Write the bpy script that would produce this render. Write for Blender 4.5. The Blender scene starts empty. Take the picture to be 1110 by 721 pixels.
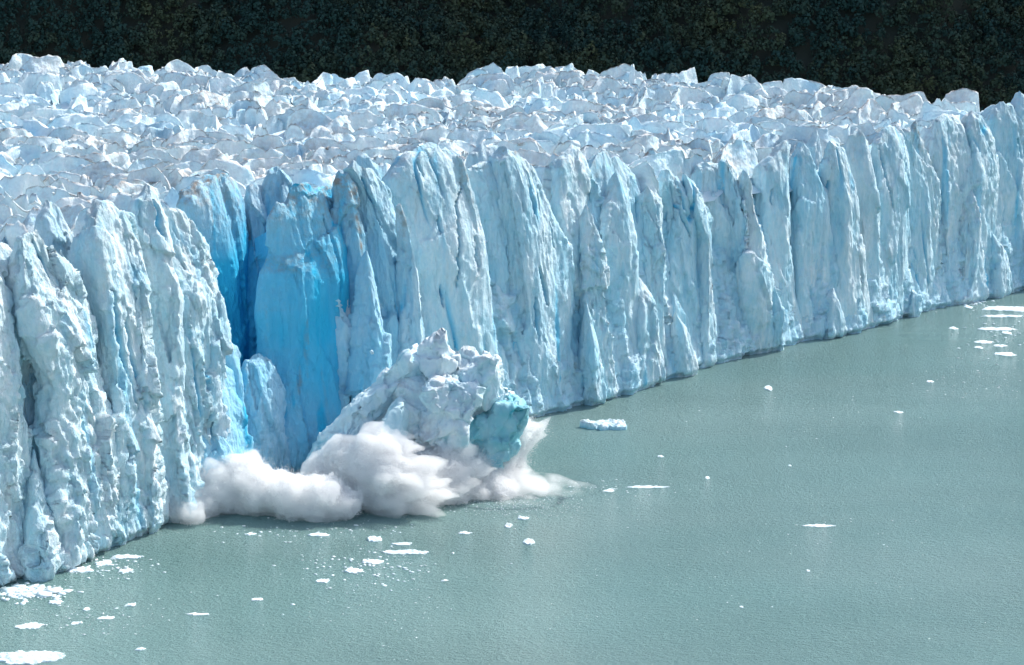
import bpy, math, random
import numpy as np
from mathutils import Vector, Matrix

random.seed(7)
rng = np.random.default_rng(11)
scene = bpy.context.scene
COL = scene.collection

# ------------------------------------------------------------------ camera
F = 1900.0                     # focal length in photo pixels (photo 1110 x 721)
HC = 110.0                     # lens height above the lake
PITCH = math.atan((360.5 + 57.0) / F)
cp, sp = math.cos(PITCH), math.sin(PITCH)
CAM = np.array([0.0, 0.0, HC])


def ray(x, y):
    dx = (x - 555.0) / F
    dy = -(y - 360.5) / F
    return np.array([dx, cp + dy * sp, -sp + dy * cp])


def on_z(x, y, z=0.0):
    r = ray(x, y)
    k = (z - HC) / r[2]
    return CAM + r * k


def on_y(x, y, Y):
    r = ray(x, y)
    return CAM + r * (Y / r[1])


def on_plane(x, y, P, n):
    r = ray(x, y)
    k = np.dot(P - CAM, n) / np.dot(r, n)
    return CAM + r * k


cd = bpy.data.cameras.new('camera')
cam = bpy.data.objects.new('camera', cd)
COL.objects.link(cam)
cam.location = CAM
cam.rotation_euler = (math.pi / 2 - PITCH, 0, 0)
cd.sensor_width = 36.0
cd.lens = F / 1110.0 * 36.0
cd.clip_start = 1.0
cd.clip_end = 20000.0
scene.camera = cam

# ------------------------------------------------------------------ noise
_perm = rng.permutation(256).astype(np.int32)
_perm = np.concatenate([_perm, _perm, _perm])
_g = rng.normal(size=(256, 3))
_g = (_g / np.linalg.norm(_g, axis=1)[:, None]).astype(np.float32)


def _h(ix, iy, iz):
    return _perm[(_perm[(_perm[ix & 255] + iy) & 255] + iz) & 255]


def perlin(p):
    p = np.asarray(p, np.float32)
    i = np.floor(p).astype(np.int32)
    f = p - i
    u = f * f * f * (f * (f * 6 - 15) + 10)
    out = np.zeros(len(p), np.float32)
    for a in (0, 1):
        wa = u[:, 0] if a else 1 - u[:, 0]
        for b in (0, 1):
            wb = u[:, 1] if b else 1 - u[:, 1]
            for c in (0, 1):
                wc = u[:, 2] if c else 1 - u[:, 2]
                g = _g[_h(i[:, 0] + a, i[:, 1] + b, i[:, 2] + c)]
                d = g[:, 0] * (f[:, 0] - a) + g[:, 1] * (f[:, 1] - b) + g[:, 2] * (f[:, 2] - c)
                out += wa * wb * wc * d
    return out * 1.4


def fbm(p, n=3, gain=0.5):
    o, a, s = 0, 1.0, 1.0
    for k in range(n):
        o = o + a * perlin(np.asarray(p) * s + 17.3 * k)
        a *= gain
        s *= 2.07
    return o


_jit = rng.random((256, 3)).astype(np.float32)


def worley(p):
    p = np.asarray(p, np.float32)
    i = np.floor(p).astype(np.int32)
    f = p - i
    f1 = np.full(len(p), 9.0, np.float32)
    for a in (-1, 0, 1):
        for b in (-1, 0, 1):
            for c in (-1, 0, 1):
                j = _jit[_h(i[:, 0] + a, i[:, 1] + b, i[:, 2] + c)]
                d = (a + j[:, 0] - f[:, 0]) ** 2 + (b + j[:, 1] - f[:, 1]) ** 2 + (c + j[:, 2] - f[:, 2]) ** 2
                np.minimum(f1, d, out=f1)
    return f1


_tilt = rng.normal(size=(256, 3)).astype(np.float32)
_lev = (rng.random(256) - 0.5).astype(np.float32)


def plates(p, tilt=0.5):
    """broken planes: every cell is a flat facet of its own level and tilt, with a sharp step to its neighbours"""
    p = np.asarray(p, np.float32)
    i = np.floor(p).astype(np.int32)
    f = p - i
    f1 = np.full(len(p), 9.0, np.float32)
    val = np.zeros(len(p), np.float32)
    for a in (-1, 0, 1):
        for b in (-1, 0, 1):
            for c in (-1, 0, 1):
                h = _h(i[:, 0] + a, i[:, 1] + b, i[:, 2] + c)
                j = _jit[h]
                dx, dy, dz = f[:, 0] - a - j[:, 0], f[:, 1] - b - j[:, 1], f[:, 2] - c - j[:, 2]
                d = dx * dx + dy * dy + dz * dz
                t = _tilt[h]
                m = d < f1
                val = np.where(m, _lev[h] + tilt * (dx * t[:, 0] + dy * t[:, 1] + dz * t[:, 2]), val)
                f1 = np.where(m, d, f1)
    return val


# ------------------------------------------------------------------ helpers
def mesh_obj(name, verts, faces, mat=None, parent=None, attrs=None, smooth=True, check=True):
    """faces: (n,k) int array (k = 3 or 4)"""
    verts = np.asarray(verts, np.float32)
    faces = np.asarray(faces, np.int32)
    me = bpy.data.meshes.new(name)
    k = faces.shape[1]
    me.vertices.add(len(verts))
    me.vertices.foreach_set('co', verts.ravel())
    me.loops.add(faces.size)
    me.loops.foreach_set('vertex_index', faces.ravel())
    me.polygons.add(len(faces))
    me.polygons.foreach_set('loop_start', np.arange(0, faces.size, k, dtype=np.int32))
    me.polygons.foreach_set('use_smooth', np.full(len(faces), smooth, dtype=bool))
    me.update(calc_edges=True)
    if check:
        me.validate()
    if attrs:
        for an, av in attrs.items():
            at = me.attributes.new(an, 'FLOAT', 'POINT')
            at.data.foreach_set('value', np.asarray(av, np.float32))
    if mat:
        me.materials.append(mat)
    o = bpy.data.objects.new(name, me)
    COL.objects.link(o)
    if parent is not None:
        o.parent = parent
        o.matrix_parent_inverse = Matrix.Identity(4)
        o.location = -parent.location
    return o


def empty(name, loc):
    o = bpy.data.objects.new(name, None)
    o.empty_display_size = 2.0
    o.location = loc
    COL.objects.link(o)
    return o


def tag(o, label=None, cat=None, group=None, kind=None):
    if label:
        o['label'] = label
    if cat:
        o['category'] = cat
    if group:
        o['group'] = group
    if kind:
        o['kind'] = kind
    return o


def grid_faces(nv, nu, wrap):
    r = np.arange(nv - 1)[:, None]
    c = np.arange(nu if wrap else nu - 1)[None, :]
    c2 = (c + 1) % nu
    return np.stack([r * nu + c, r * nu + c2, (r + 1) * nu + c2, (r + 1) * nu + c], -1).reshape(-1, 4)


def normals_of(verts, faces):
    v = verts
    a = v[faces[:, 2]] - v[faces[:, 0]]
    b = v[faces[:, 3 if faces.shape[1] == 4 else 1]] - v[faces[:, 1]] if faces.shape[1] == 4 else v[faces[:, 1]] - v[faces[:, 0]]
    if faces.shape[1] == 4:
        fn = np.cross(a, b)
    else:
        fn = np.cross(b, a)
    n = np.zeros_like(v)
    for k in range(faces.shape[1]):
        np.add.at(n, faces[:, k], fn)
    n /= np.linalg.norm(n, axis=1)[:, None] + 1e-9
    return n


# ------------------------------------------------------------------ materials
def new_mat(name):
    m = bpy.data.materials.new(name)
    m.use_nodes = True
    nt = m.node_tree
    nt.nodes.clear()
    out = nt.nodes.new('ShaderNodeOutputMaterial')
    return m, nt, out


def N(nt, typ, **kw):
    n = nt.nodes.new(typ)
    for k, v in kw.items():
        setattr(n, k, v)
    return n


def mixrgb(nt, fac, a, b):
    n = nt.nodes.new('ShaderNodeMix')
    n.data_type = 'RGBA'
    for sock, val in ((n.inputs[0], fac), (n.inputs[6], a), (n.inputs[7], b)):
        if hasattr(val, 'links'):
            nt.links.new(val, sock)
        else:
            sock.default_value = val
    return n.outputs[2]


def ramp(nt, fac, a, b, lo=0.0, hi=1.0):
    n = nt.nodes.new('ShaderNodeMapRange')
    nt.links.new(fac, n.inputs[0])
    n.inputs[1].default_value = a
    n.inputs[2].default_value = b
    n.inputs[3].default_value = lo
    n.inputs[4].default_value = hi
    return n.outputs[0]


def math_n(nt, op, a, b=None):
    n = nt.nodes.new('ShaderNodeMath')
    n.operation = op
    for i, v in enumerate((a, b)):
        if v is None:
            continue
        if hasattr(v, 'links'):
            nt.links.new(v, n.inputs[i])
        else:
            n.inputs[i].default_value = v
    return n.outputs[0]


def noise_tex(nt, scale, detail=3.0, rough=0.55, stretch=None):
    tc = nt.nodes.new('ShaderNodeNewGeometry')
    src = tc.outputs['Position']
    if stretch:
        mp = nt.nodes.new('ShaderNodeMapping')
        mp.inputs['Scale'].default_value = stretch
        nt.links.new(src, mp.inputs[0])
        src = mp.outputs[0]
    n = nt.nodes.new('ShaderNodeTexNoise')
    n.inputs['Scale'].default_value = scale
    n.inputs['Detail'].default_value = detail
    n.inputs['Roughness'].default_value = rough
    nt.links.new(src, n.inputs['Vector'])
    return n.outputs['Fac']


SSS = False


def ice_material(name, white, pale, blue, dirt_col, bump=0.5, stretch_z=0.35, rough=0.68):
    m, nt, out = new_mat(name)
    b = N(nt, 'ShaderNodeBsdfPrincipled')
    at = N(nt, 'ShaderNodeAttribute', attribute_name='blue')
    dt = N(nt, 'ShaderNodeAttribute', attribute_name='dirt')
    # frosted (air-filled) crust against denser clear ice, patchy
    n1 = noise_tex(nt, 0.22, 4.0, 0.62, (1, 1, 0.35))
    n2 = noise_tex(nt, 1.3, 4.0, 0.65, (1, 1, 0.4))
    n0 = noise_tex(nt, 0.07, 3.0, 0.6, (1, 1, 0.5))
    patch = math_n(nt, 'ADD', math_n(nt, 'MULTIPLY', n1, 0.5), math_n(nt, 'MULTIPLY', n2, 0.25))
    patch = math_n(nt, 'ADD', patch, math_n(nt, 'MULTIPLY', n0, 0.25))
    c0 = mixrgb(nt, ramp(nt, patch, 0.38, 0.62), pale, white)
    # weathered white crust on what faces the sky: snow and bubbly ice settle there
    c1 = mixrgb(nt, at.outputs['Fac'], c0, blue)
    n3 = noise_tex(nt, 0.5, 5.0, 0.7)
    dfac = math_n(nt, 'MULTIPLY', dt.outputs['Fac'], ramp(nt, n3, 0.36, 0.62))
    c2 = mixrgb(nt, dfac, c1, dirt_col)
    nt.links.new(c2, b.inputs['Base Color'])
    b.inputs['Roughness'].default_value = rough
    b.inputs['IOR'].default_value = 1.31
    b.inputs['Specular IOR Level'].default_value = 0.28
    if SSS:
        b.inputs['Subsurface Weight'].default_value = 0.35
        b.inputs['Subsurface Radius'].default_value = (0.25, 0.8, 1.2)
        b.inputs['Subsurface Scale'].default_value = 1.2
    h1 = noise_tex(nt, 0.9, 5.0, 0.65, (1, 1, stretch_z))
    h2 = noise_tex(nt, 4.5, 3.0, 0.65, (1, 1, 0.5))
    h = math_n(nt, 'ADD', math_n(nt, 'MULTIPLY', h1, 1.0), math_n(nt, 'MULTIPLY', h2, 0.42))
    gp = N(nt, 'ShaderNodeNewGeometry')
    mp = N(nt, 'ShaderNodeMapping')
    mp.inputs['Scale'].default_value = (1, 1, stretch_z)
    nt.links.new(gp.outputs['Position'], mp.inputs[0])
    wn = N(nt, 'ShaderNodeTexNoise')
    wn.inputs['Scale'].default_value = 0.4
    nt.links.new(mp.outputs[0], wn.inputs['Vector'])
    va = N(nt, 'ShaderNodeVectorMath', operation='MULTIPLY_ADD')
    va.inputs[1].default_value = (2.0, 2.0, 2.0)
    nt.links.new(wn.outputs['Color'], va.inputs[0])
    nt.links.new(mp.outputs[0], va.inputs[2])
    vo = N(nt, 'ShaderNodeTexVoronoi')
    vo.inputs['Scale'].default_value = 0.62
    nt.links.new(va.outputs[0], vo.inputs['Vector'])
    h = math_n(nt, 'ADD', h, math_n(nt, 'MULTIPLY', vo.outputs['Distance'], 0.9))
    bp = N(nt, 'ShaderNodeBump')
    bp.inputs['Strength'].default_value = bump
    bp.inputs['Distance'].default_value = 1.0
    nt.links.new(h, bp.inputs['Height'])
    nt.links.new(bp.outputs[0], b.inputs['Normal'])
    nt.links.new(b.outputs[0], out.inputs[0])
    return m


M_FACE = ice_material('glacier_ice', (0.80, 0.87, 0.89, 1), (0.43, 0.71, 0.82, 1), (0.04, 0.52, 0.80, 1), (0.34, 0.30, 0.26, 1), 0.7)
M_TOP = ice_material('weathered_ice', (0.83, 0.88, 0.89, 1), (0.60, 0.80, 0.86, 1), (0.10, 0.50, 0.78, 1), (0.36, 0.31, 0.275, 1), 0.5, 0.8)
M_BLOCK = ice_material('calved_ice', (0.80, 0.86, 0.87, 1), (0.50, 0.70, 0.78, 1), (0.04, 0.42, 0.50, 1), (0.36, 0.31, 0.29, 1), 0.25, 0.6)
M_FLOE = ice_material('floating_ice', (0.78, 0.84, 0.86, 1), (0.60, 0.75, 0.79, 1), (0.25, 0.60, 0.72, 1), (0.4, 0.38, 0.36, 1), 0.3, 1.0)


def spray_material(name):
    m, nt, out = new_mat(name)
    d = N(nt, 'ShaderNodeBsdfDiffuse')
    d.inputs[0].default_value = (0.96, 0.96, 0.955, 1)
    t = N(nt, 'ShaderNodeBsdfTranslucent')
    t.inputs[0].default_value = (0.96, 0.96, 0.955, 1)
    mx = N(nt, 'ShaderNodeMixShader')
    mx.inputs[0].default_value = 0.3
    nt.links.new(d.outputs[0], mx.inputs[1])
    nt.links.new(t.outputs[0], mx.inputs[2])
    nt.links.new(mx.outputs[0], out.inputs[0])
    return m


M_SPRAY = spray_material('white_spray')


def mist_material(name, dens, aniso=0.2):
    m, nt, out = new_mat(name)
    v = N(nt, 'ShaderNodeVolumePrincipled')
    v.inputs['Color'].default_value = (0.985, 0.99, 0.99, 1)
    v.inputs['Density'].default_value = dens
    v.inputs['Anisotropy'].default_value = aniso
    nn = noise_tex(nt, 0.22, 4.0, 0.6, (1, 1, 1.5))
    nt.links.new(ramp(nt, nn, 0.40, 0.70, 0.0, dens), v.inputs['Density'])
    nt.links.new(v.outputs[0], out.inputs['Volume'])
    return m


def cloud_material():
    m, nt, out = new_mat('spray_cloud')
    v = N(nt, 'ShaderNodeVolumePrincipled')
    v.inputs['Color'].default_value = (0.998, 0.998, 0.997, 1)
    v.inputs['Density'].default_value = 0.55
    v.inputs['Anisotropy'].default_value = 0.35
    nt.links.new(v.outputs[0], out.inputs['Volume'])
    return m


M_CLOUD = cloud_material()


WAVE1, WAVE2 = 1.2, 1.2


def water_material():
    m, nt, out = new_mat('lake_water')
    b = N(nt, 'ShaderNodeBsdfPrincipled')
    n = noise_tex(nt, 0.012, 3.0, 0.5, (0.6, 1.6, 1))
    c = mixrgb(nt, ramp(nt, n, 0.35, 0.65), (0.225, 0.395, 0.375, 1), (0.270, 0.425, 0.405, 1))
    nt.links.new(c, b.inputs['Base Color'])
    b.inputs['IOR'].default_value = 1.333
    b.inputs['Roughness'].default_value = 0.08
    h1 = noise_tex(nt, 1.3, 4.0, 0.7, (0.36, 0.9, 1))
    h2 = noise_tex(nt, 3.4, 3.0, 0.7, (0.42, 1.0, 1))
    h3 = noise_tex(nt, 0.10, 2.0, 0.5)
    lane = noise_tex(nt, 0.02, 2.0, 0.5, (0.5, 1.5, 1))
    h = math_n(nt, 'ADD', math_n(nt, 'MULTIPLY', h1, WAVE1), math_n(nt, 'MULTIPLY', h2, WAVE2))
    h = math_n(nt, 'ADD', h, math_n(nt, 'MULTIPLY', h3, 0.9))
    bp = N(nt, 'ShaderNodeBump')
    nt.links.new(ramp(nt, lane, 0.35, 0.65, 0.88, 1.0), bp.inputs['Strength'])
    bp.inputs['Distance'].default_value = 1.0
    nt.links.new(h, bp.inputs['Height'])
    nt.links.new(bp.outputs[0], b.inputs['Normal'])
    nt.links.new(b.outputs[0], out.inputs[0])
    return m


M_WATER = water_material()


def leaf_material():
    m, nt, out = new_mat('beech_leaves')
    b = N(nt, 'ShaderNodeBsdfPrincipled')
    at = N(nt, 'ShaderNodeAttribute', attribute_name='tint')
    c = mixrgb(nt, at.outputs['Fac'], (0.020, 0.052, 0.046, 1), (0.066, 0.080, 0.040, 1))
    nt.links.new(c, b.inputs['Base Color'])
    b.inputs['Roughness'].default_value = 0.8
    b.inputs['Specular IOR Level'].default_value = 0.1
    nt.links.new(b.outputs[0], out.inputs[0])
    return m


def soil_material():
    m, nt, out = new_mat('forest_floor')
    b = N(nt, 'ShaderNodeBsdfPrincipled')
    n = noise_tex(nt, 0.05, 4.0)
    nt.links.new(mixrgb(nt, n, (0.010, 0.018, 0.012, 1), (0.022, 0.030, 0.018, 1)), b.inputs['Base Color'])
    b.inputs['Roughness'].default_value = 0.95
    nt.links.new(b.outputs[0], out.inputs[0])
    return m


# ------------------------------------------------------------------ glacier front line (plan)
BASE = [(-420, 860), (-300, 800), (-200, 748), (-100, 694), (0, 640), (100, 606), (160, 581), (200, 563), (250, 547), (400, 508), (575, 460), (640, 441),
        (690, 429), (760, 403), (830, 385), (870, 375), (960, 357), (985, 346), (1060, 328), (1110, 318), (1200, 298), (1400, 262), (1600, 232)]
bx = np.array([p[0] for p in BASE], float)
by = np.array([p[1] for p in BASE], float)
XS = np.arange(-420, 1601, 5.0)
WL = np.array([on_z(x, np.interp(x, bx, by))[:2] for x in XS])
for _ in range(6):
    WL[1:-1] = 0.25 * WL[:-2] + 0.5 * WL[1:-1] + 0.25 * WL[2:]
TAN = np.gradient(WL, axis=0)
for _ in range(14):
    TAN[1:-1] = 0.25 * TAN[:-2] + 0.5 * TAN[1:-1] + 0.25 * TAN[2:]
TAN /= np.linalg.norm(TAN, axis=1)[:, None]
SL = np.concatenate([[0], np.cumsum(np.linalg.norm(np.diff(WL, axis=0), axis=1))])


def wall_at(x):
    P = np.array([np.interp(x, XS, WL[:, 0]), np.interp(x, XS, WL[:, 1])])
    t = np.array([np.interp(x, XS, TAN[:, 0]), np.interp(x, XS, TAN[:, 1])])
    t /= np.linalg.norm(t)
    return P, t, np.array([t[1], -t[0]])      # n points towards the lake


T0 = np.array([0.73, 0.68]) / np.hypot(0.73, 0.68)
N0 = np.array([T0[1], -T0[0]])


def ice_coords(v):
    return np.stack([v[:, 0] * T0[0] + v[:, 1] * T0[1], v[:, 0] * N0[0] + v[:, 1] * N0[1], v[:, 2]], 1).astype(np.float32)


def face_disp(v, amp=1.0, rough=1.0, slab=0.0):
    """slab 0: crumbling fluted crust; 1: broad planes with ledges and cross fractures.  Returns (offset, hairline crack mask)"""
    q = ice_coords(v)
    w = np.stack([fbm(q * np.array([0.06, 0.06, 0.03]), 2), fbm(q * np.array([0.06, 0.06, 0.03]) + 31.7, 2), fbm(q * 0.05 + 71.1, 2)], 1)
    qw = q + w * np.array([3.0, 3.0, 9.0])
    tl = qw.copy()
    tl[:, 0] += 0.22 * qw[:, 2]                      # fractures lean a little
    iso = 1.0 - slab
    qf = q + 0.45 * w * np.array([2.0, 2.0, 6.0]) + 0.35 * np.stack([fbm(q * 0.5 + 3.0, 2), fbm(q * 0.5 + 13.0, 2), 2 * fbm(q * 0.5 + 23.0, 2)], 1)
    qf[:, 0] += 0.10 * q[:, 2]
    p1 = plates(qf / np.array([7.0 + 3 * slab, 7.0 + 3 * slab, 24.0 + 10 * slab]), 0.55)
    p2 = plates(qf / np.array([2.7, 2.7, 7.5 + 2 * slab]) + 7.7, 0.6)
    p3 = plates(tl / np.array([1.15, 1.15, 2.6]) + 3.9, 0.6)
    d4 = worley(tl / np.array([11.0, 11.0, 20.0]) + 3.3)
    d5 = worley(tl / np.array([0.95, 0.95, 2.2]) + 5.3)
    d3 = fbm(q * np.array([0.8, 0.8, 0.45]), 3, 0.6)
    low = 1.0 - 0.5 * iso * np.clip((v[:, 2] - 12) / 30.0, 0, 1)
    out = amp * (1.7 * p1 + 1.3 * (d4 - 0.3))
    out += (0.35 + 0.65 * amp) * rough * (0.85 * p2 * (0.4 + 0.6 * low) + low * (0.42 * p3 + 0.32 * (d5 - 0.3) + 0.30 * d3))
    c1 = perlin(np.stack([q[:, 0] + 0.12 * q[:, 2], q[:, 1], q[:, 2]], 1) * np.array([0.15, 0.15, 0.010]) + 0.12 * w + 2.2)
    m1 = np.clip(fbm(q * np.array([0.045, 0.045, 0.03]) + 63.0, 2) * 3.0 - 0.35, 0, 1)
    line = np.exp(-(c1 / 0.05) ** 2) * m1
    line = np.clip(line, 0, 1)
    return out - 0.9 * line, line


# ------------------------------------------------------------------ glacier
gl_loc = np.array([*wall_at(555)[0], 0.0])
glacier = tag(empty('glacier', gl_loc), 'huge blue and white glacier with a sheer jagged ice cliff rising from the lake', 'glacier')


def column(outline, g=0.0, b0=6.0, blue=0.0, yaw=0.0, amp=1.0, rough=1.0, res=0.36, m=2.6, cracks=(), dirt=0.25, name='ice_column',
           label=None, blue_grad=None, zmin=-3.0, skew=0.0, toe=2.0, side_blue=0.0):
    xb = 0.5 * (outline[0][0] + outline[-1][0])
    P, t, n = wall_at(xb)
    ca, sa = math.cos(yaw), math.sin(yaw)
    t = np.array([t[0] * ca - t[1] * sa, t[0] * sa + t[1] * ca])
    n = np.array([t[1], -t[0]])
    if xb > 500 and name == 'ice_column':
        g += float(np.random.default_rng(int(xb * 10)).uniform(0, 2.8))
    P3 = np.array([*(P - n * (g + b0)), 0.0])
    t3 = np.array([*t, 0.0])
    n3 = np.array([*n, 0.0])

    def tz(x, y):
        h = on_plane(x, y, P3, n3)
        return np.dot(h - P3, t3), h[2]
    pts = np.array([tz(*p) for p in outline])
    k = int(np.argmax(pts[:, 1]))
    ztop = pts[k, 1]
    Lp = pts[:k + 1]
    Rp = pts[k:][::-1]

    def mono(a):
        a = a.copy()
        a[:, 1] = np.maximum.accumulate(a[:, 1]) + np.arange(len(a)) * 1e-3
        return a
    Lp, Rp = mono(Lp), mono(Rp)
    D = np.linalg.norm(P3[:2])
    rs = res * D / 350.0
    rough = rough * float(np.interp(xb, [0, 250, 480, 1110], [0.82, 0.82, 0.58, 0.50]))
    nv = max(24, int((ztop - zmin) / rs))
    vv = np.linspace(0, 1, nv)
    z = zmin + (ztop - zmin) * (1 - (1 - vv) ** 1.15)
    L = np.interp(z, Lp[:, 1], Lp[:, 0])
    R = np.interp(z, Rp[:, 1], Rp[:, 0])
    # soften stair steps
    c = 0.5 * (L + R)
    a = np.maximum(0.5 * (R - L), 0.05)
    wmax = a.max()
    nf = max(20, int(2 * (wmax + b0) / rs))
    nb = max(10, nf // 3)
    th = np.concatenate([np.linspace(-math.pi, 0, nf, endpoint=False), np.linspace(0, math.pi, nb, endpoint=False)])
    nu = len(th)
    # angular prism: box planes plus a few random bevel planes that drift with height
    r_ = np.random.default_rng(int(abs(outline[0][0]) * 31 + abs(outline[0][1]) * 7 + len(outline)))
    pa = np.concatenate([[0, 90, 180, 270], r_.uniform(200, 340, 3), r_.uniform(20, 160, 1)]) * math.pi / 180
    pd = np.concatenate([[1, 1, 1, 1], r_.uniform(0.62, 1.02, 3), [1.0]])
    drift = np.stack([0.35 * perlin(np.stack([z / 26.0 + r_.uniform(0, 90), z * 0, z * 0 + 0.5], 1)) * (1 if 90 < deg % 360 and i > 3 else 0.25)
                      for i, deg in enumerate(pa * 180 / math.pi)], 1)
    ang = pa[None, :] + drift
    pdd = pd[None, :] * (1 + 0.12 * np.stack([perlin(np.stack([z / 14.0 + r_.uniform(0, 90), z * 0, z * 0 + 1.5], 1)) * (i > 3) for i in range(len(pa))], 1))
    dots = np.maximum(np.cos(th[None, :, None] - ang[:, None, :]), 1e-3) / pdd[:, None, :]
    rad = 1.0 / np.sum(dots ** 16, axis=2) ** (1 / 16)
    cx = rad * np.cos(th)[None, :]
    sy = -rad * np.sin(th)[None, :]        # + = lake side
    top = np.clip((ztop - z) / (0.30 * (ztop - zmin)), 0, 1)
    b = b0 * (0.04 + 0.96 * top ** 0.55)
    b = np.minimum(b, 0.3 + a * 1.8)
    lean = toe * (1 - np.clip(z / max(ztop, 1), 0, 1)) ** 1.5
    under = np.where(z < 1.6, 1.4 * np.clip((1.6 - z) / 1.2, 0, 1), 0)
    T = c[:, None] + a[:, None] * cx
    Nn = b[:, None] * sy * (1 + skew * cx) + (lean - under)[:, None]
    Z = np.repeat(z[:, None], nu, 1)
    # uneven crest
    v = P3[None, None, :] + T[..., None] * t3 + Nn[..., None] * n3
    v[..., 2] = Z
    V = v.reshape(-1, 3)
    fs = grid_faces(nv, nu, True)
    nrm = normals_of(V, fs)
    ctr = (P3[None, :] + c[:, None] * t3).repeat(nu, 0)
    if np.sum(nrm[:, :2] * (V - ctr)[:, :2]) < 0:
        fs = fs[:, ::-1]
        nrm = -nrm
    tb = np.repeat(top, nu)
    slab = float(np.interp(xb, [0, 200, 430, 560], [0.0, 0.1, 0.8, 1.0]))
    d, line = face_disp(V, amp, rough, slab)
    d = d * (0.30 + 0.70 * np.clip(tb * 3, 0, 1)) * np.clip(np.repeat(a, nu) / 3.0, 0.15, 1)
    V2 = V + nrm * d[:, None]
    q = ice_coords(V)
    V2[:, 2] += (1 - tb) ** 2 * (fbm(q * np.array([0.35, 0.35, 0.1]), 3) * 1.6)
    bl = np.full(len(V), blue, np.float32)
    hz = np.clip(V[:, 2] / max(ztop, 1), 0, 1)
    if blue_grad:
        bl = np.interp(hz, [0, 0.25, 0.5, 0.75, 1.0], blue_grad).astype(np.float32)
    bl = bl * (1 + side_blue * (T / a[:, None]).reshape(-1))
    vein = fbm(q * np.array([0.22, 0.22, 0.012]) + 5.5, 3)
    bl = bl + r_.uniform(0, 0.16) * (xb > 230) + np.clip(vein - 0.38, 0, 1) * 1.3 + 0.12 * bl * fbm(q * np.array([0.3, 0.3, 0.08]), 2)
    bl = np.maximum(bl, line * 0.9)
    tt = T.reshape(-1)
    zz = Z.reshape(-1)
    front = (sy > -0.2).ravel()
    for cr in cracks:
        cpix, wid = cr[0], cr[1]
        cpt = np.array([tz(*p) for p in cpix])
        o = np.argsort(cpt[:, 1])
        cpt = cpt[o]
        ct = np.interp(zz, cpt[:, 1], cpt[:, 0]) + 0.5 * perlin(np.stack([zz * 0.35, zz * 0, zz * 0 + 3.3], 1))
        s = np.clip((zz - cpt[0, 1]) / max(1e-3, cpt[-1, 1] - cpt[0, 1]), -1, 2)
        env = np.clip(4 * s * (1 - s), 0, 1) ** 0.5
        w = np.maximum((0.12 + 0.45 * wid) * env, 1e-3)
        e = np.exp(-((tt - ct) / (0.85 * w)) ** 6) * (env > 0) * front
        V2 -= n3[None, :] * (e * (0.9 + 1.2 * wid))[:, None]
        bl = np.maximum(bl, e * 0.95)
    # grit melts out on the crests
    dr = dirt * np.clip((nrm[:, 2] - 0.1) * 2, 0, 1) + dirt * (1 - tb) * 0.7
    stripe = np.clip(fbm(q * np.array([0.5, 0.5, 0.02]) + 55, 2) - 0.35, 0, 1) * 1.2
    dr = np.clip(dr + stripe * dirt * 2.0, 0, 1)
    o = mesh_obj(name, V2, fs, M_FACE, glacier, {'blue': np.clip(bl, 0, 1), 'dirt': dr})
    if label:
        o['label'] = label
    return o


CR = []
C = column
# left section, nearest the camera
C([(-330, 830), (-330, 420), (-300, 330), (-262, 318), (-240, 340), (-215, 430), (-205, 760)], b0=8)
C([(-235, 780), (-235, 380), (-210, 318), (-175, 296), (-150, 320), (-120, 420), (-110, 710)], b0=8)
C([(-150, 730), (-145, 360), (-120, 290), (-85, 270), (-62, 300), (-40, 420), (-35, 670)], b0=8)
C([(-75, 690), (-70, 330), (-45, 268), (-12, 258), (2, 268), (14, 292), (24, 330), (38, 420), (58, 630)], b0=7, g=1.0, rough=1.3, amp=1.1)
C([(40, 640), (38, 430), (26, 360), (16, 300), (17, 262), (26, 252), (38, 250), (50, 262), (66, 288), (92, 346), (98, 400), (112, 500), (128, 605)],
  b0=7, g=0.0, rough=1.4, amp=1.2, cracks=[([(34, 262), (46, 300)], 0.7)])
C([(36, 420), (40, 300), (42, 240), (52, 219), (61, 226), (72, 262), (82, 300), (90, 420)], g=12, b0=5, blue=0.10, amp=0.6)
C([(98, 615), (100, 420), (92, 330), (90, 270), (94, 232), (108, 219), (118, 216), (127, 228), (134, 246), (140, 320), (150, 590)],
  b0=6, g=1.5, amp=0.8, rough=1.1, cracks=[([(96, 310), (103, 360), (112, 405), (120, 440)], 0.8), ([(110, 330), (118, 390), (126, 440)], 0.8)])
C([(128, 605), (124, 400), (122, 300), (126, 236), (134, 231), (144, 236), (150, 290), (152, 360), (166, 590)], b0=5.5, g=0.3, rough=1.3)
C([(148, 595), (148, 400), (144, 270), (149, 216), (160, 198), (170, 203), (177, 240), (180, 300), (186, 575)], b0=6, g=1.2, amp=0.8, rough=1.1,
  cracks=[([(157, 212), (158, 262)], 0.7)])
C([(160, 590), (164, 420), (170, 300), (174, 236), (180, 223), (192, 230), (206, 250), (216, 286), (221, 310), (222, 420), (216, 560)],
  b0=7, g=0.0, rough=1.4, amp=1.1)
C([(205, 562), (214, 420), (219, 330), (222, 302), (229, 296), (236, 304), (240, 360), (243, 430), (238, 555)], b0=4, g=2.0, rough=1.2, blue=0.08)

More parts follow.
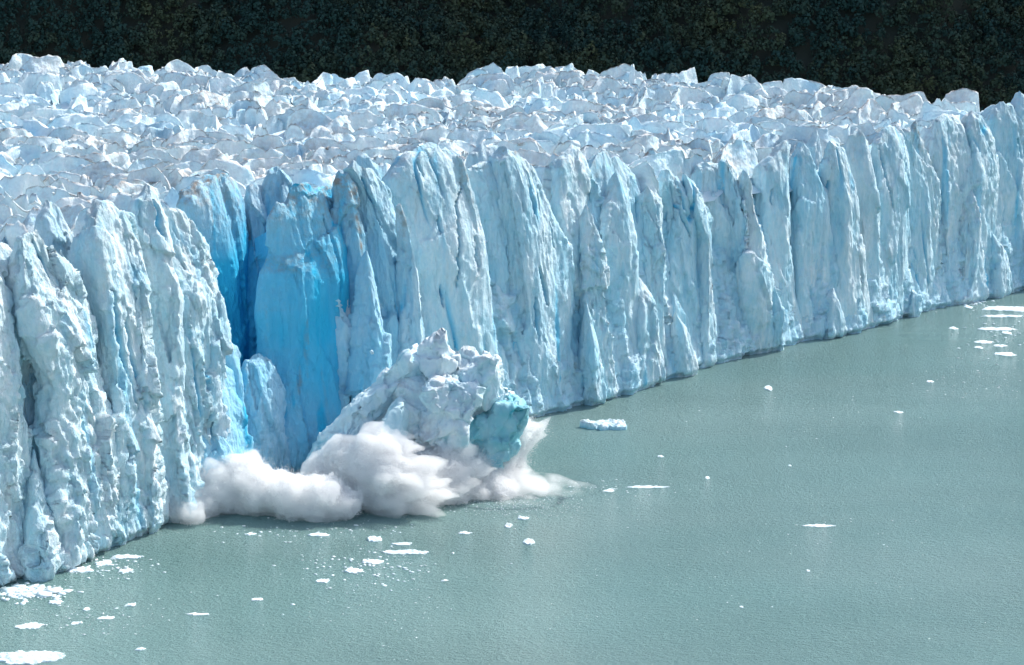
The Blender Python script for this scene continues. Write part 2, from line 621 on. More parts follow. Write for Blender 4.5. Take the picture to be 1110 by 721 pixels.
# freshly broken niche: intense blue
C([(222, 552), (216, 400), (210, 270), (204, 222), (212, 204), (226, 193), (238, 187), (250, 198), (256, 222), (260, 250), (262, 320), (264, 400), (270, 540)],
  g=15, b0=7, amp=0.6, rough=0.7, blue_grad=[0.75, 0.75, 0.55, 0.26, 0.05], side_blue=0.6, yaw=0.2, dirt=0.6, label='deep blue recessed ice face of the freshly broken niche')
C([(262, 540), (264, 300), (263, 230), (268, 205), (276, 200), (286, 206), (292, 250), (292, 300), (300, 530)],
  g=25, b0=4.5, amp=0.6, rough=0.7, blue_grad=[1.0, 1.0, 0.95, 0.5, 0.1])
C([(276, 540), (278, 260), (284, 212), (292, 188), (301, 178), (310, 190), (318, 220), (326, 300), (330, 530)],
  g=22, b0=6, amp=0.5, rough=0.5, blue_grad=[0.8, 0.8, 0.7, 0.35, 0.18])
C([(258, 545), (268, 470), (280, 420), (283, 380), (277, 344), (281, 300), (290, 280), (294, 240), (303, 222), (312, 214), (321, 203), (334, 201),
   (346, 206), (362, 204), (374, 212), (386, 228), (392, 262), (394, 330), (390, 430), (384, 470), (372, 520)],
  g=3.0, b0=8, m=3.2, amp=0.45, rough=0.55, blue_grad=[0.45, 0.68, 0.78, 0.66, 0.38], side_blue=0.22, dirt=0.5, yaw=0.25,
  cracks=[([(336, 230), (337, 290), (336, 330)], 0.5), ([(350, 240), (357, 280), (362, 315)], 0.35), ([(340, 350), (343, 400), (338, 430)], 0.6)],
  label='tall bright blue ice column beside the freshly broken niche', toe=2.5)
C([(356, 520), (358, 260), (362, 200), (368, 186), (378, 188), (390, 215), (396, 262), (398, 330), (398, 515)],
  g=8, b0=5, amp=0.7, blue=0.35, dirt=1.0, label='ice column with a brown gritty cap')
C([(380, 512), (388, 420), (390, 300), (396, 274), (401, 288), (408, 330), (411, 360), (409, 420), (412, 505)], g=0.5, b0=4, blue=0.3)
C([(384, 512), (388, 330), (384, 220), (374, 182), (382, 176), (398, 186), (412, 202), (420, 240), (432, 290), (444, 340), (450, 400), (456, 495)],
  g=6, b0=6, amp=0.6, rough=0.9, blue_grad=[0.25, 0.32, 0.36, 0.36, 0.15], cracks=[([(386, 190), (394, 215), (400, 245)], 0.7)])
C([(384, 505), (388, 240), (390, 168), (396, 164), (410, 185), (424, 230), (430, 500)], g=14, b0=5, amp=0.6, blue=0.1)
# pale front bay, behind and right of the falling block
C([(440, 500), (434, 330), (420, 250), (424, 196), (438, 172), (456, 162), (474, 158), (488, 164), (496, 184), (502, 230), (510, 300), (520, 480)],
  g=5, b0=7, amp=0.55, rough=0.8, blue=0.03, cracks=[([(448, 172), (450, 190)], 0.5), ([(489, 178), (487, 200), (478, 215), (475, 250), (474, 310)], 0.35), ([(460, 232), (460, 250)], 0.5),
                                                      ([(492, 250), (494, 290)], 0.7), ([(462, 305), (463, 330)], 0.7)])
C([(430, 500), (436, 330), (432, 250), (430, 220), (434, 216), (442, 262), (450, 320), (458, 420), (462, 492)], g=1.5, b0=3.5, rough=1.3, dirt=0.7)
C([(500, 480), (500, 300), (494, 200), (496, 168), (503, 180), (510, 230), (516, 330), (528, 474)], g=3, b0=4, dirt=0.9, rough=1.1)
C([(518, 476), (518, 330), (508, 230), (506, 182), (512, 178), (518, 186), (526, 178), (533, 184), (536, 230), (540, 320), (556, 466)], g=5, b0=5, blue=0.12, amp=0.7)
C([(512, 478), (516, 260), (512, 170), (524, 156), (538, 158), (548, 200), (560, 470)], g=10, b0=5, amp=0.6)
C([(540, 470), (540, 330), (535, 220), (538, 172), (547, 160), (558, 166), (572, 175), (580, 204), (592, 238), (604, 264), (607, 310), (606, 370), (614, 448)],
  g=1.5, b0=7, m=3.4, amp=0.7, rough=0.8, cracks=[([(562, 186), (563, 212), (566, 236)], 0.6), ([(572, 208), (571, 226)], 0.6), ([(580, 238), (586, 268)], 0.4),
                                                ([(566, 286), (570, 306), (575, 328)], 1.0), ([(562, 318), (562, 345), (563, 365)], 0.9)])
C([(592, 455), (598, 330), (600, 250), (596, 220), (602, 180), (616, 164), (628, 158), (637, 174), (640, 200), (634, 240), (632, 320), (644, 440)], g=3.5, b0=6, amp=0.7)
C([(620, 450), (628, 330), (632, 240), (636, 226), (641, 236), (648, 300), (655, 340), (668, 434)], g=0.3, b0=4, rough=1.5, amp=1.1)
C([(640, 445), (634, 320), (630, 230), (632, 184), (644, 168), (656, 165), (672, 172), (686, 190), (695, 212), (698, 260), (698, 330), (706, 424)], g=7, b0=7, amp=0.5,
  rough=0.7, blue_grad=[0.1, 0.1, 0.12, 0.22, 0.06], cracks=[([(678, 212), (679, 240)], 0.7), ([(689, 214), (690, 232)], 0.5)])
C([(650, 438), (645, 330), (646, 262), (656, 222), (667, 192), (670, 206), (676, 260), (678, 320), (690, 430)], g=3.5, b0=5, amp=0.6, rough=0.9)
C([(676, 432), (682, 350), (690, 300), (697, 316), (704, 350), (712, 390), (720, 420)], g=0.0, b0=4, rough=1.4, amp=1.0)
C([(690, 430), (694, 300), (694, 220), (700, 203), (708, 210), (714, 222), (716, 262), (714, 340), (728, 416)], g=3, b0=5, rough=1.2, amp=0.9)
C([(700, 425), (700, 240), (698, 180), (706, 160), (724, 172), (740, 192), (748, 230), (760, 404)], g=14, b0=5, amp=0.5, dirt=0.8)
C([(712, 424), (716, 300), (722, 240), (717, 196), (720, 183), (728, 186), (741, 206), (749, 238), (752, 300), (768, 402)], g=4, b0=5, amp=0.7, blue=0.04,
  cracks=[([(721, 200), (726, 230), (733, 255)], 0.6)])
C([(744, 414), (750, 330), (752, 260), (742, 216), (741, 191), (750, 195), (762, 216), (770, 238), (766, 262), (766, 330), (778, 400)], g=2, b0=4.5, amp=0.8, rough=1.2)
C([(756, 408), (760, 280), (750, 220), (752, 186), (764, 176), (780, 178), (788, 196), (790, 230), (792, 300), (806, 392)], g=6, b0=6, amp=0.6)
C([(782, 400), (786, 300), (780, 220), (781, 176), (788, 174), (798, 186), (804, 206), (806, 250), (818, 390)], g=4.5, b0=5, amp=0.8, cracks=[([(790, 205), (791, 235)], 0.5)])
C([(800, 396), (800, 300), (802, 205), (806, 184), (812, 196), (818, 240), (826, 288), (827, 318), (832, 384)], g=1.5, b0=4.5, rough=1.3, amp=1.0)
C([(806, 396), (808, 260), (810, 195), (818, 188), (826, 200), (832, 386)], g=8, b0=4, blue=0.15, amp=0.6)
C([(818, 390), (822, 300), (824, 240), (828, 184), (842, 164), (852, 155), (858, 158), (855, 200), (851, 270), (856, 310), (872, 376)], g=2.5, b0=6, amp=0.65, rough=0.8,
  cracks=[([(830, 205), (829, 222)], 0.4)])
C([(848, 382), (852, 310), (856, 230), (861, 170), (869, 150), (876, 165), (884, 190), (892, 208), (898, 250), (906, 370)], g=3.5, b0=5, blue_grad=[0.02, 0.02, 0.05, 0.22, 0.12], amp=0.7)
C([(868, 376), (872, 240), (876, 160), (884, 142), (890, 160), (894, 200), (904, 370)], g=9, b0=5, amp=0.5)
C([(880, 374), (886, 320), (892, 240), (893, 178), (900, 156), (912, 160), (918, 200), (920, 250), (934, 362)], g=1.5, b0=6, amp=0.7, rough=0.8, m=3.2,
  cracks=[([(894, 195), (894, 208)], 0.6)])
C([(904, 370), (908, 260), (912, 175), (920, 148), (930, 141), (941, 150), (943, 190), (947, 220), (946, 300), (954, 358)], g=2.0, b0=6, amp=0.6, rough=0.8, m=3.2)
C([(936, 362), (944, 280), (946, 200), (948, 156), (958, 140), (968, 137), (976, 148), (977, 210), (979, 250), (973, 310), (978, 350)], g=3.0, b0=6, amp=0.6,
  blue_grad=[0.02, 0.04, 0.14, 0.12, 0.05], cracks=[([(950, 150), (950, 190), (956, 230)], 0.6), ([(967, 300), (966, 322)], 0.8)])
C([(966, 356), (974, 300), (976, 200), (977, 142), (984, 152), (996, 172), (1004, 200), (1006, 250), (1010, 342)], g=2.5, b0=5, amp=0.8)
C([(990, 348), (988, 200), (984, 142), (992, 134), (1002, 148), (1012, 190), (1018, 250), (1018, 300), (1030, 336)], g=4.0, b0=5, amp=1.0, rough=1.4, dirt=0.5)
C([(1004, 345), (1008, 240), (1010, 160), (1014, 132), (1028, 124), (1040, 132), (1046, 170), (1050, 240), (1060, 328)], g=4.0, b0=6, amp=0.9, rough=1.2)
C([(1024, 338), (1034, 270), (1044, 220), (1050, 200), (1056, 240), (1060, 280), (1066, 326)], g=0.3, b0=4, amp=1.0, rough=1.4)
C([(1040, 334), (1042, 220), (1044, 140), (1052, 120), (1064, 130), (1070, 160), (1074, 230), (1084, 324)], g=3.5, b0=5, amp=1.0, rough=1.3, cracks=[([(1059, 155), (1060, 180)], 0.7)])
C([(1060, 330), (1066, 270), (1070, 250), (1078, 262), (1084, 290), (1092, 322)], g=0.0, b0=4, amp=1.0, rough=1.3)
C([(1066, 328), (1070, 220), (1074, 130), (1084, 112), (1096, 116), (1102, 150), (1104, 220), (1112, 318)], g=3.0, b0=5.5, amp=0.8,
  cracks=[([(1091, 150), (1092, 172)], 0.7)])
C([(1094, 322), (1098, 200), (1101, 120), (1106, 96), (1112, 110), (1122, 130), (1134, 200), (1142, 312)], g=3.5, b0=6, amp=0.9)
for x in (1160, 1200, 1245, 1290, 1340, 1390):
    yb = np.interp(x, bx, by)
    h = 205 - (x - 1110) * 0.18
    C([(x - 26, yb + 4), (x - 24, yb - 0.6 * h), (x - 14, yb - 0.95 * h), (x, yb - h), (x + 14, yb - 0.9 * h), (x + 26, yb - 0.5 * h), (x + 28, yb - 4)], g=2, b0=6, res=0.7)

fr = np.random.default_rng(42)
fx = -30.0
while fx < 1120:
    k = np.interp(fx, [0, 1110], [1.35, 0.72])
    if not (216 < fx < 440 or 446 < fx < 500):
        yb = float(np.interp(fx, bx, by))
        H_ = np.interp(fx, [0, 1110], [375, 200])
        hh = H_ * (fr.uniform(0.2, 0.6) if fx < 500 else fr.uniform(0.12, 0.5))
        wl, wr = k * fr.uniform(4, 10), k * fr.uniform(8, 20)
        j = lambda: fr.normal() * 2.0 * k
        C([(fx - wl * 1.5, yb + 0.4 * wl), (fx - wl * 0.9 + j(), yb - 0.45 * hh), (fx - wl * 0.5, yb - 0.8 * hh), (fx + j(), yb - hh), (fx + wr * 0.35 + j(), yb - 0.78 * hh),
           (fx + wr * 0.7 + j(), yb - 0.42 * hh), (fx + wr * 1.3, yb - 0.35 * wr)], g=fr.uniform(-0.8, 1.2), b0=fr.uniform(2.5, 4.5), rough=fr.uniform(1.0, 1.6),
          amp=fr.uniform(0.7, 1.1), yaw=fr.normal() * 0.25, name='ice_fin', dirt=0.15, blue=fr.uniform(0, 0.08), toe=1.0)
    fx += k * fr.uniform(26, 52) * (1.0 if fx < 500 else 2.2)

# rubble heap and small broken pillars at the foot of the niche
for ol, kw in [
    ([(214, 560), (218, 480), (228, 395), (232, 392), (236, 398), (240, 430), (244, 480), (246, 552)], dict(g=1.0, b0=4)),
    ([(222, 556), (226, 470), (231, 400), (236, 393), (246, 393), (249, 400), (250, 430), (262, 450), (266, 545)], dict(g=3.0, b0=4)),
    ([(238, 552), (244, 470), (246, 400), (243, 385), (249, 374), (258, 376), (261, 385), (259, 430), (268, 480), (276, 540)], dict(g=6.0, b0=3.5)),
    ([(250, 548), (256, 460), (262, 410), (268, 390), (280, 386), (292, 390), (304, 420), (318, 535)], dict(g=6.0, b0=5)),
    ([(200, 566), (206, 520), (212, 470), (222, 452), (230, 462), (236, 500), (244, 556)], dict(g=-0.5, b0=4)),
]:
    C(ol, blue=0.45, amp=0.5, rough=0.9, dirt=0.1, name='broken_pillar', toe=1.0, **kw)

# ---- continuous cliff behind the columns
def ice_face():
    xs = np.arange(-415, 1500, 2.0)
    P = np.stack([np.interp(xs, XS, WL[:, 0]), np.interp(xs, XS, WL[:, 1])], 1)
    t = np.stack([np.interp(xs, XS, TAN[:, 0]), np.interp(xs, XS, TAN[:, 1])], 1)
    t /= np.linalg.norm(t, axis=1)[:, None]
    n = np.stack([t[:, 1], -t[:, 0]], 1)
    back = 8.0 + 18.0 * np.exp(-((xs - 318) / 62.0) ** 4)
    zt = 44 + 5 * np.sin(xs * 0.021) + 4 * np.sin(xs * 0.083 + 1.0)
    nv = 110
    vv = np.linspace(0, 1, nv)
    Z = -3 + (zt[None, :] + 3) * vv[:, None]
    off = -back[None, :] - 6.0 * np.clip(vv[:, None] - 0.6, 0, 1) ** 2 * 6 + 2.5 * (1 - vv[:, None]) ** 2
    off = off + 0 * Z + np.clip((xs - 470) / 60, 0, 1)[None, :] * 4.5 * (1 - vv[:, None]) ** 1.5
    off -= np.where(Z < 1.6, 1.4 * np.clip((1.6 - Z) / 1.2, 0, 1), 0)
    V = np.zeros((nv, len(xs), 3))
    V[..., :2] = P[None] + n[None] * off[..., None]
    V[..., 2] = Z
    V = V.reshape(-1, 3)
    d, _l = face_disp(V, 1.0, 1.0, 0.3)
    nn = np.tile(n, (nv, 1))
    V[:, :2] += nn * d[:, None]
    fs = grid_faces(nv, len(xs), False)
    bl = np.tile(0.22 + 0.78 * np.exp(-((xs - 322) / 62.0) ** 4), nv)
    return mesh_obj('ice_face', V, fs, M_FACE, glacier, {'blue': bl, 'dirt': np.zeros(len(V))})


ice_face()

# ------------------------------------------------------------------ crevassed upper surface
SKY_X = np.array([-500, 0, 400, 700, 850, 960, 1090, 1300, 1700], float)
SKY_Y = np.array([800, 790, 730, 760, 725, 630, 572, 600, 640], float)


def px_of(x, y):
    return 555 + F * x / (y * cp + 60 * sp)


def top_z(x, y, q):
    """mean height of the ice surface; q = metres behind the front"""
    return 50.5 + 2.2 * np.sin(x * 0.031 + 1.0) * np.cos(y * 0.024) * np.clip(q / 60.0, 0, 1) + 2.0 * np.clip(q / 200.0, 0, 1) + 3.0 * np.clip((q - 200) / 250.0, 0, 1)


cs, cq = np.meshgrid(np.arange(20, SL[-1] - 20, 4.0), np.concatenate([[2, 5], np.arange(8, 560, 4.0)]))
Px = np.interp(cs, SL, WL[:, 0])
Py = np.interp(cs, SL, WL[:, 1])
tx = np.interp(cs, SL, TAN[:, 0])
ty = np.interp(cs, SL, TAN[:, 1])
ln = np.hypot(tx, ty)
tx, ty = tx / ln, ty / ln
bx_ = Px - ty * (cq + 8)
by_ = Py + tx * (cq + 8)
Yb = np.interp(px_of(bx_, by_), SKY_X, SKY_Y)
zb = top_z(bx_, by_, cq)
zb -= np.clip((by_ - Yb) / 60.0, 0, 3) ** 1.3 * 26
zb -= 6 * np.exp(-cq / 4.0)
S_N = float(np.interp(322, XS, SL))


def in_niche(s_, q_):
    return (np.abs(s_ - S_N) < 28) & (q_ < 30)


zb = np.where((np.abs(cs - S_N) < 30) & (cq < 25), -4, zb)
qq = np.stack([bx_.ravel(), by_.ravel(), zb.ravel()], 1)
zb = zb + (5.0 * (worley(qq / 11.0) - 0.5) + 2.0 * fbm(qq / 9.0, 3)).reshape(zb.shape) - 2.5
V = np.stack([bx_, by_, np.maximum(zb, -4)], -1).reshape(-1, 3)
mesh_obj('ice_surface', V, grid_faces(*cs.shape, False), M_TOP, glacier,
         {'blue': np.full(len(V), 0.10), 'dirt': 0.5 * np.clip(fbm(V / 25.0, 3) + 0.2, 0, 1)})


def serac_arrays(px, py, z0, w, dep, h, yaw, nu, nv, seed, curve=None):
    """a broken ice wave: steep face on one side, crisp jagged crest, long slope behind"""
    r = np.random.default_rng(seed)
    u = np.linspace(-1, 1, nu)
    k = r.integers(3, 6)
    kx = np.sort(np.concatenate([[-1, 1], r.uniform(-0.9, 0.9, k)]))
    kh = 0.45 + 0.55 * r.random(k + 2)
    kh[0] = kh[-1] = 0.0
    kh[r.integers(1, k + 1)] = 1.0
    H = np.interp(u, kx, kh)
    arch = (1 - np.abs(u) ** r.uniform(1.6, 4.0)) ** r.uniform(0.4, 0.9)
    mixf = r.uniform(0.15, 0.8)
    H = h * ((1 - mixf) * H + mixf * arch)
    H[0] = H[-1] = 0
    cu = r.normal() * 0.45 if curve is None else curve
    crest_q = dep * (cu * (u ** 2 - 0.3) + 0.25 * perlin(np.stack([u * 1.7 + r.uniform(0, 99), u * 0, u * 0 + .5], 1)))
    ff = r.uniform(0.15, 0.55)
    bb = r.uniform(0.7, 1.6)
    v = np.linspace(-1, 1, nv)
    vf = np.abs(v)
    conc = np.where(v < 0, r.uniform(0.8, 1.7), r.uniform(0.7, 1.5))
    Q = crest_q[None, :] + np.where(v < 0, -ff * dep * vf ** conc, bb * dep * vf)[:, None] * (0.35 + 0.65 * np.clip(H / h, 0, 1))[None, :]
    Zr = np.where(v < 0, 1 - vf, (1 - vf) ** conc)
    Z = (H + 4.0)[None, :] * Zr[:, None]
    T = w * u[None, :] * (1 - 0.0 * vf)[:, None] + 0 * Q
    ca, sa = math.cos(yaw), math.sin(yaw)
    V = np.stack([px + T * ca - Q * sa, py + T * sa + Q * ca, z0 - 4 + Z], -1).reshape(-1, 3)
    fs = grid_faces(nv, nu, False)
    # close underneath
    return V, fs


wall_yaw = math.atan2(T0[1], T0[0])
cells = []
q = 13.0
row = 0
while q < 470:
    step_q = 4.9 + 0.005 * q
    s = 20 + (row % 2) * 5
    while s < SL[-1] - 30:
        step = 5.4 + rng.random() * 4.5
        qq_ = q + rng.normal() * 2.4
        ss = s + rng.normal() * 2.4
        X = np.interp(ss, SL, WL[:, 0])
        Y = np.interp(ss, SL, WL[:, 1])
        ax, ay = np.interp(ss, SL, TAN[:, 0]), np.interp(ss, SL, TAN[:, 1])
        l = math.hypot(ax, ay)
        ax, ay = ax / l, ay / l
        X, Y = X - ay * (qq_ + 6), Y + ax * (qq_ + 6)
        pxx = px_of(X, Y)
        if not in_niche(ss, qq_) and -260 < pxx < 1400 and Y < np.interp(pxx, SKY_X, SKY_Y) + 18:
            cells.append((X, Y, qq_, pxx))
        s += step
    q += step_q
    row += 1

parts, rest = [], []
for (X, Y, qq_, pxx) in cells:
    big = rng.random()
    w = (2.1 + 2.4 * rng.random() + 7.0 * big ** 5) * (1.15 if qq_ < 70 else 1.0)
    dep = w * (0.7 + 0.7 * rng.random())
    h = (2.2 + 3.0 * rng.random() + 6.5 * big ** 4) * (1.2 if qq_ < 70 else 0.9) * (0.75 if Y < np.interp(pxx, SKY_X, SKY_Y) - 60 else 1.0)
    yaw = wall_yaw - 0.62 + rng.normal() * 0.5
    dist = math.hypot(X, Y)
    vis = w * h / dist ** 2
    fine = np.clip(460 / dist, 0.6, 1.4)
    nu = int(np.clip(3.4 * w * fine, 18, 64))
    nv = int(np.clip(3.0 * (h + dep) * fine, 17, 56))
    V, fs = serac_arrays(X, Y, top_z(X, Y, qq_) - 1.0, w, dep, h, yaw, nu, nv, int(rng.integers(1 << 30)))
    (parts if -10 < pxx < 1120 else rest).append((vis, V, fs, rng.random(), qq_))
parts.sort(key=lambda e: -e[0])
n_part = 100
rest += parts[n_part:]
parts = parts[:n_part]


def finish_serac(V, fs, seeds, name):
    nrm = normals_of(V, fs)
    q = ice_coords(V)
    w = np.stack([fbm(q * 0.09, 2), fbm(q * 0.09 + 31.7, 2), fbm(q * 0.09 + 71.1, 2)], 1)
    qw = q + w * 3.0
    d = 0.9 * (worley(qw / np.array([5.0, 5.0, 6.0]) + 1.7) - 0.35) + 0.32 * plates(qw / np.array([2.6, 2.6, 2.8]), 0.6) + 0.18 * fbm(q * 0.9, 2)
    if np.mean(nrm[:, 2]) < 0:
        nrm = -nrm
        fs = fs[:, ::-1]
    V2 = V + nrm * d[:, None]
    V2 += w * 0.9
    big = fbm(q * 0.02 + 4.4, 3)
    dr = np.clip(0.35 + 2.0 * big + 0.5 * np.exp(-((q[:, 1] + 420) / 160.0) ** 2), 0, 1) * np.clip(nrm[:, 2] * 1.4, 0.1, 1)
    bl = np.clip(0.5 * fbm(q * 0.08 + 8.8, 2), 0, 0.4)
    return mesh_obj(name, V2, fs, M_TOP, glacier, {'blue': bl, 'dirt': dr})


for e in parts:
    finish_serac(e[1], e[2], None, 'serac')
off = 0
vs, ff = [], []
for e in rest:
    vs.append(e[1])
    ff.append(e[2] + off)
    off += len(e[1])
o = finish_serac(np.concatenate(vs), np.concatenate(ff), None, 'serac_field')
o['kind'] = 'stuff'
# thin spike on the skyline
sx = on_y(685, 82, 735)
V, fs = serac_arrays(sx[0], sx[1], sx[2] - 1, 1.3, 1.4, 6.0, 0.3, 17, 15, 4, 0.0)
mesh_obj('ice_spike', V, fs, M_TOP, glacier, {'blue': np.full(len(V), 0.05), 'dirt': np.zeros(len(V))})

# ------------------------------------------------------------------ calving block
YB = 352.0       # metres ahead of the lens
blk_base = on_y(465, 520, YB)
blk = tag(empty('falling_ice_block', (blk_base[0], blk_base[1], 0)), 'massive jumbled grey white ice block crashing into the lake with turquoise underside', 'ice block')


def ico(sub):
    import bmesh
    bm = bmesh.new()
    bmesh.ops.create_icosphere(bm, subdivisions=sub, radius=1.0)
    bm.verts.ensure_lookup_table()
    v = np.array([x.co[:] for x in bm.verts])
    f = np.array([[x.index for x in fc.verts] for fc in bm.faces])
    bm.free()
    return v, f


ICO6 = ico(6)
ICO5 = ico(5)
ICO3 = ico(3)


def rot_cam(v, ang, tip=0.0, turn=0.0):
    """rotate in the plane facing the lens (about world Y), then tip about X, then turn about Z"""
    c, s = math.cos(ang), math.sin(ang)
    v = np.stack([v[:, 0] * c - v[:, 2] * s, v[:, 1], v[:, 0] * s + v[:, 2] * c], 1)
    c, s = math.cos(tip), math.sin(tip)
    v = np.stack([v[:, 0], v[:, 1] * c - v[:, 2] * s, v[:, 1] * s + v[:, 2] * c], 1)
    c, s = math.cos(turn), math.sin(turn)
    return np.stack([v[:, 0] * c - v[:, 1] * s, v[:, 0] * s + v[:, 1] * c, v[:, 2]], 1)


def tri_normals(V, Ft):
    fn = np.cross(V[Ft[:, 1]] - V[Ft[:, 0]], V[Ft[:, 2]] - V[Ft[:, 0]])
    n = np.zeros_like(V)
    for k in range(3):
        np.add.at(n, Ft[:, k], fn)
    return n / (np.linalg.norm(n, axis=1)[:, None] + 1e-9)


def remesh(V, f, voxel, relax):
    o = mesh_obj('tmp', V, f)
    md = o.modifiers.new('r', 'REMESH')
    md.mode = 'VOXEL'
    md.voxel_size = voxel
    dg = bpy.context.evaluated_depsgraph_get()
    ev = o.evaluated_get(dg)
    me = ev.to_mesh()
    V = np.zeros(len(me.vertices) * 3, np.float32)
    me.vertices.foreach_get('co', V)
    V = V.reshape(-1, 3)
    me.calc_loop_triangles()
    Ft = np.zeros(len(me.loop_triangles) * 3, np.int32)
    me.loop_triangles.foreach_get('vertices', Ft)
    Ft = Ft.reshape(-1, 3)
    ev.to_mesh_clear()
    me0 = o.data
    bpy.data.objects.remove(o)
    bpy.data.meshes.remove(me0)
    for _ in range(relax):
        acc = np.zeros_like(V)
        cnt = np.zeros(len(V), np.float32)
        for a, b in ((0, 1), (1, 2), (2, 0)):
            np.add.at(acc, Ft[:, a], V[Ft[:, b]])
            np.add.at(cnt, Ft[:, a], 1)
            np.add.at(acc, Ft[:, b], V[Ft[:, a]])
            np.add.at(cnt, Ft[:, b], 1)
        V = 0.4 * V + 0.6 * acc / cnt[:, None]
    return V, Ft


def lump(cx, cy, rx, ry, ang=0.0, dy=0.0, dep=None, seed=0, planes=11, soft=18.0, ico_=None, Y=YB):
    r = np.random.default_rng(seed + 100)
    v, f = ico_ or ICO5
    n = r.normal(size=(planes, 3))
    n /= np.linalg.norm(n, axis=1)[:, None]
    axes = np.array([[1, 0, 0], [-1, 0, 0], [0, 1, 0], [0, -1, 0], [0, 0, 1], [0, 0, -1]], float)
    n = np.concatenate([axes + r.normal(size=(6, 3)) * 0.18, n])
    n /= np.linalg.norm(n, axis=1)[:, None]
    dd = np.concatenate([np.full(6, 0.92), 0.86 + 0.22 * r.random(planes)])
    dots = np.maximum(v @ n.T, 1e-3) / dd[None, :]
    rad = 1.0 / (np.sum(dots ** soft, axis=1) ** (1 / soft))
    p = v * rad[:, None]
    ctr = on_y(cx, cy, Y + dy)
    mpp = (Y + dy) / F / cp
    sx_, sz_ = 1.16 * rx * mpp, 1.16 * ry * mpp
    sd = dep if dep else 0.8 * (sx_ + sz_) / 2
    p = p * np.array([sx_, sd, sz_])
    p = rot_cam(p, ang, (r.random() - 0.5) * 0.3, (r.random() - 0.5) * 0.5)
    return p + ctr, f


def chunk(cx, cy, rx, ry, ang=0.0, dy=0.0, dep=None, blue=0.0, dirt=0.3, seed=0, name='ice_chunk', planes=11, label=None, parent=None, soft=18.0, ico_=None, amp=1.0, Y=YB):
    r = np.random.default_rng(seed + 100)
    v, f = ico_ or ICO5
    n = r.normal(size=(planes, 3))
    n /= np.linalg.norm(n, axis=1)[:, None]
    axes = np.array([[1, 0, 0], [-1, 0, 0], [0, 1, 0], [0, -1, 0], [0, 0, 1], [0, 0, -1]], float)
    n = np.concatenate([axes + r.normal(size=(6, 3)) * 0.18, n])
    n /= np.linalg.norm(n, axis=1)[:, None]
    dd = np.concatenate([np.full(6, 0.92), 0.86 + 0.22 * r.random(planes)])
    dots = np.maximum(v @ n.T, 1e-3) / dd[None, :]
    rad = 1.0 / (np.sum(dots ** soft, axis=1) ** (1 / soft))
    p = v * rad[:, None]
    ctr = on_y(cx, cy, Y + dy)
    mpp = (Y + dy) / F / cp
    sx_, sz_ = 1.16 * rx * mpp, 1.16 * ry * mpp
    sd = dep if dep else 0.8 * (sx_ + sz_) / 2
    p = p * np.array([sx_, sd, sz_])
    p = rot_cam(p, ang, (r.random() - 0.5) * 0.3, (r.random() - 0.5) * 0.5)
    V = p + ctr
    nrm = normals_of(V, f)
    if np.sum(nrm * p) < 0:
        nrm = -nrm
    q = V * 1.0
    w = np.stack([fbm(q * 0.2, 2), fbm(q * 0.2 + 31.7, 2), fbm(q * 0.2 + 71.1, 2)], 1)
    d = 1.3 * (worley((q + w * 1.5) / 4.2 + seed) - 0.3) + 0.45 * (worley((q + w) / 1.5) - 0.3) + 0.3 * fbm(q * 0.5, 3)
    V = V + nrm * (d * amp)[:, None]
    bl = np.clip(blue + 0.15 * fbm(q * 0.3, 2) * (blue > 0) + np.clip(fbm(q * np.array([0.12, 0.12, 0.4]) + 3, 2) - 0.45, 0, 1) * 0.8, 0, 1)
    dr = np.clip(dirt * (0.5 + fbm(q * 0.15, 2)) * np.clip(0.4 + nrm[:, 2], 0, 1), 0, 1)
    o = mesh_obj(name, V, f, M_BLOCK, parent if parent is not None else blk, {'blue': bl, 'dirt': dr})
    if label:
        o['label'] = label
    return o


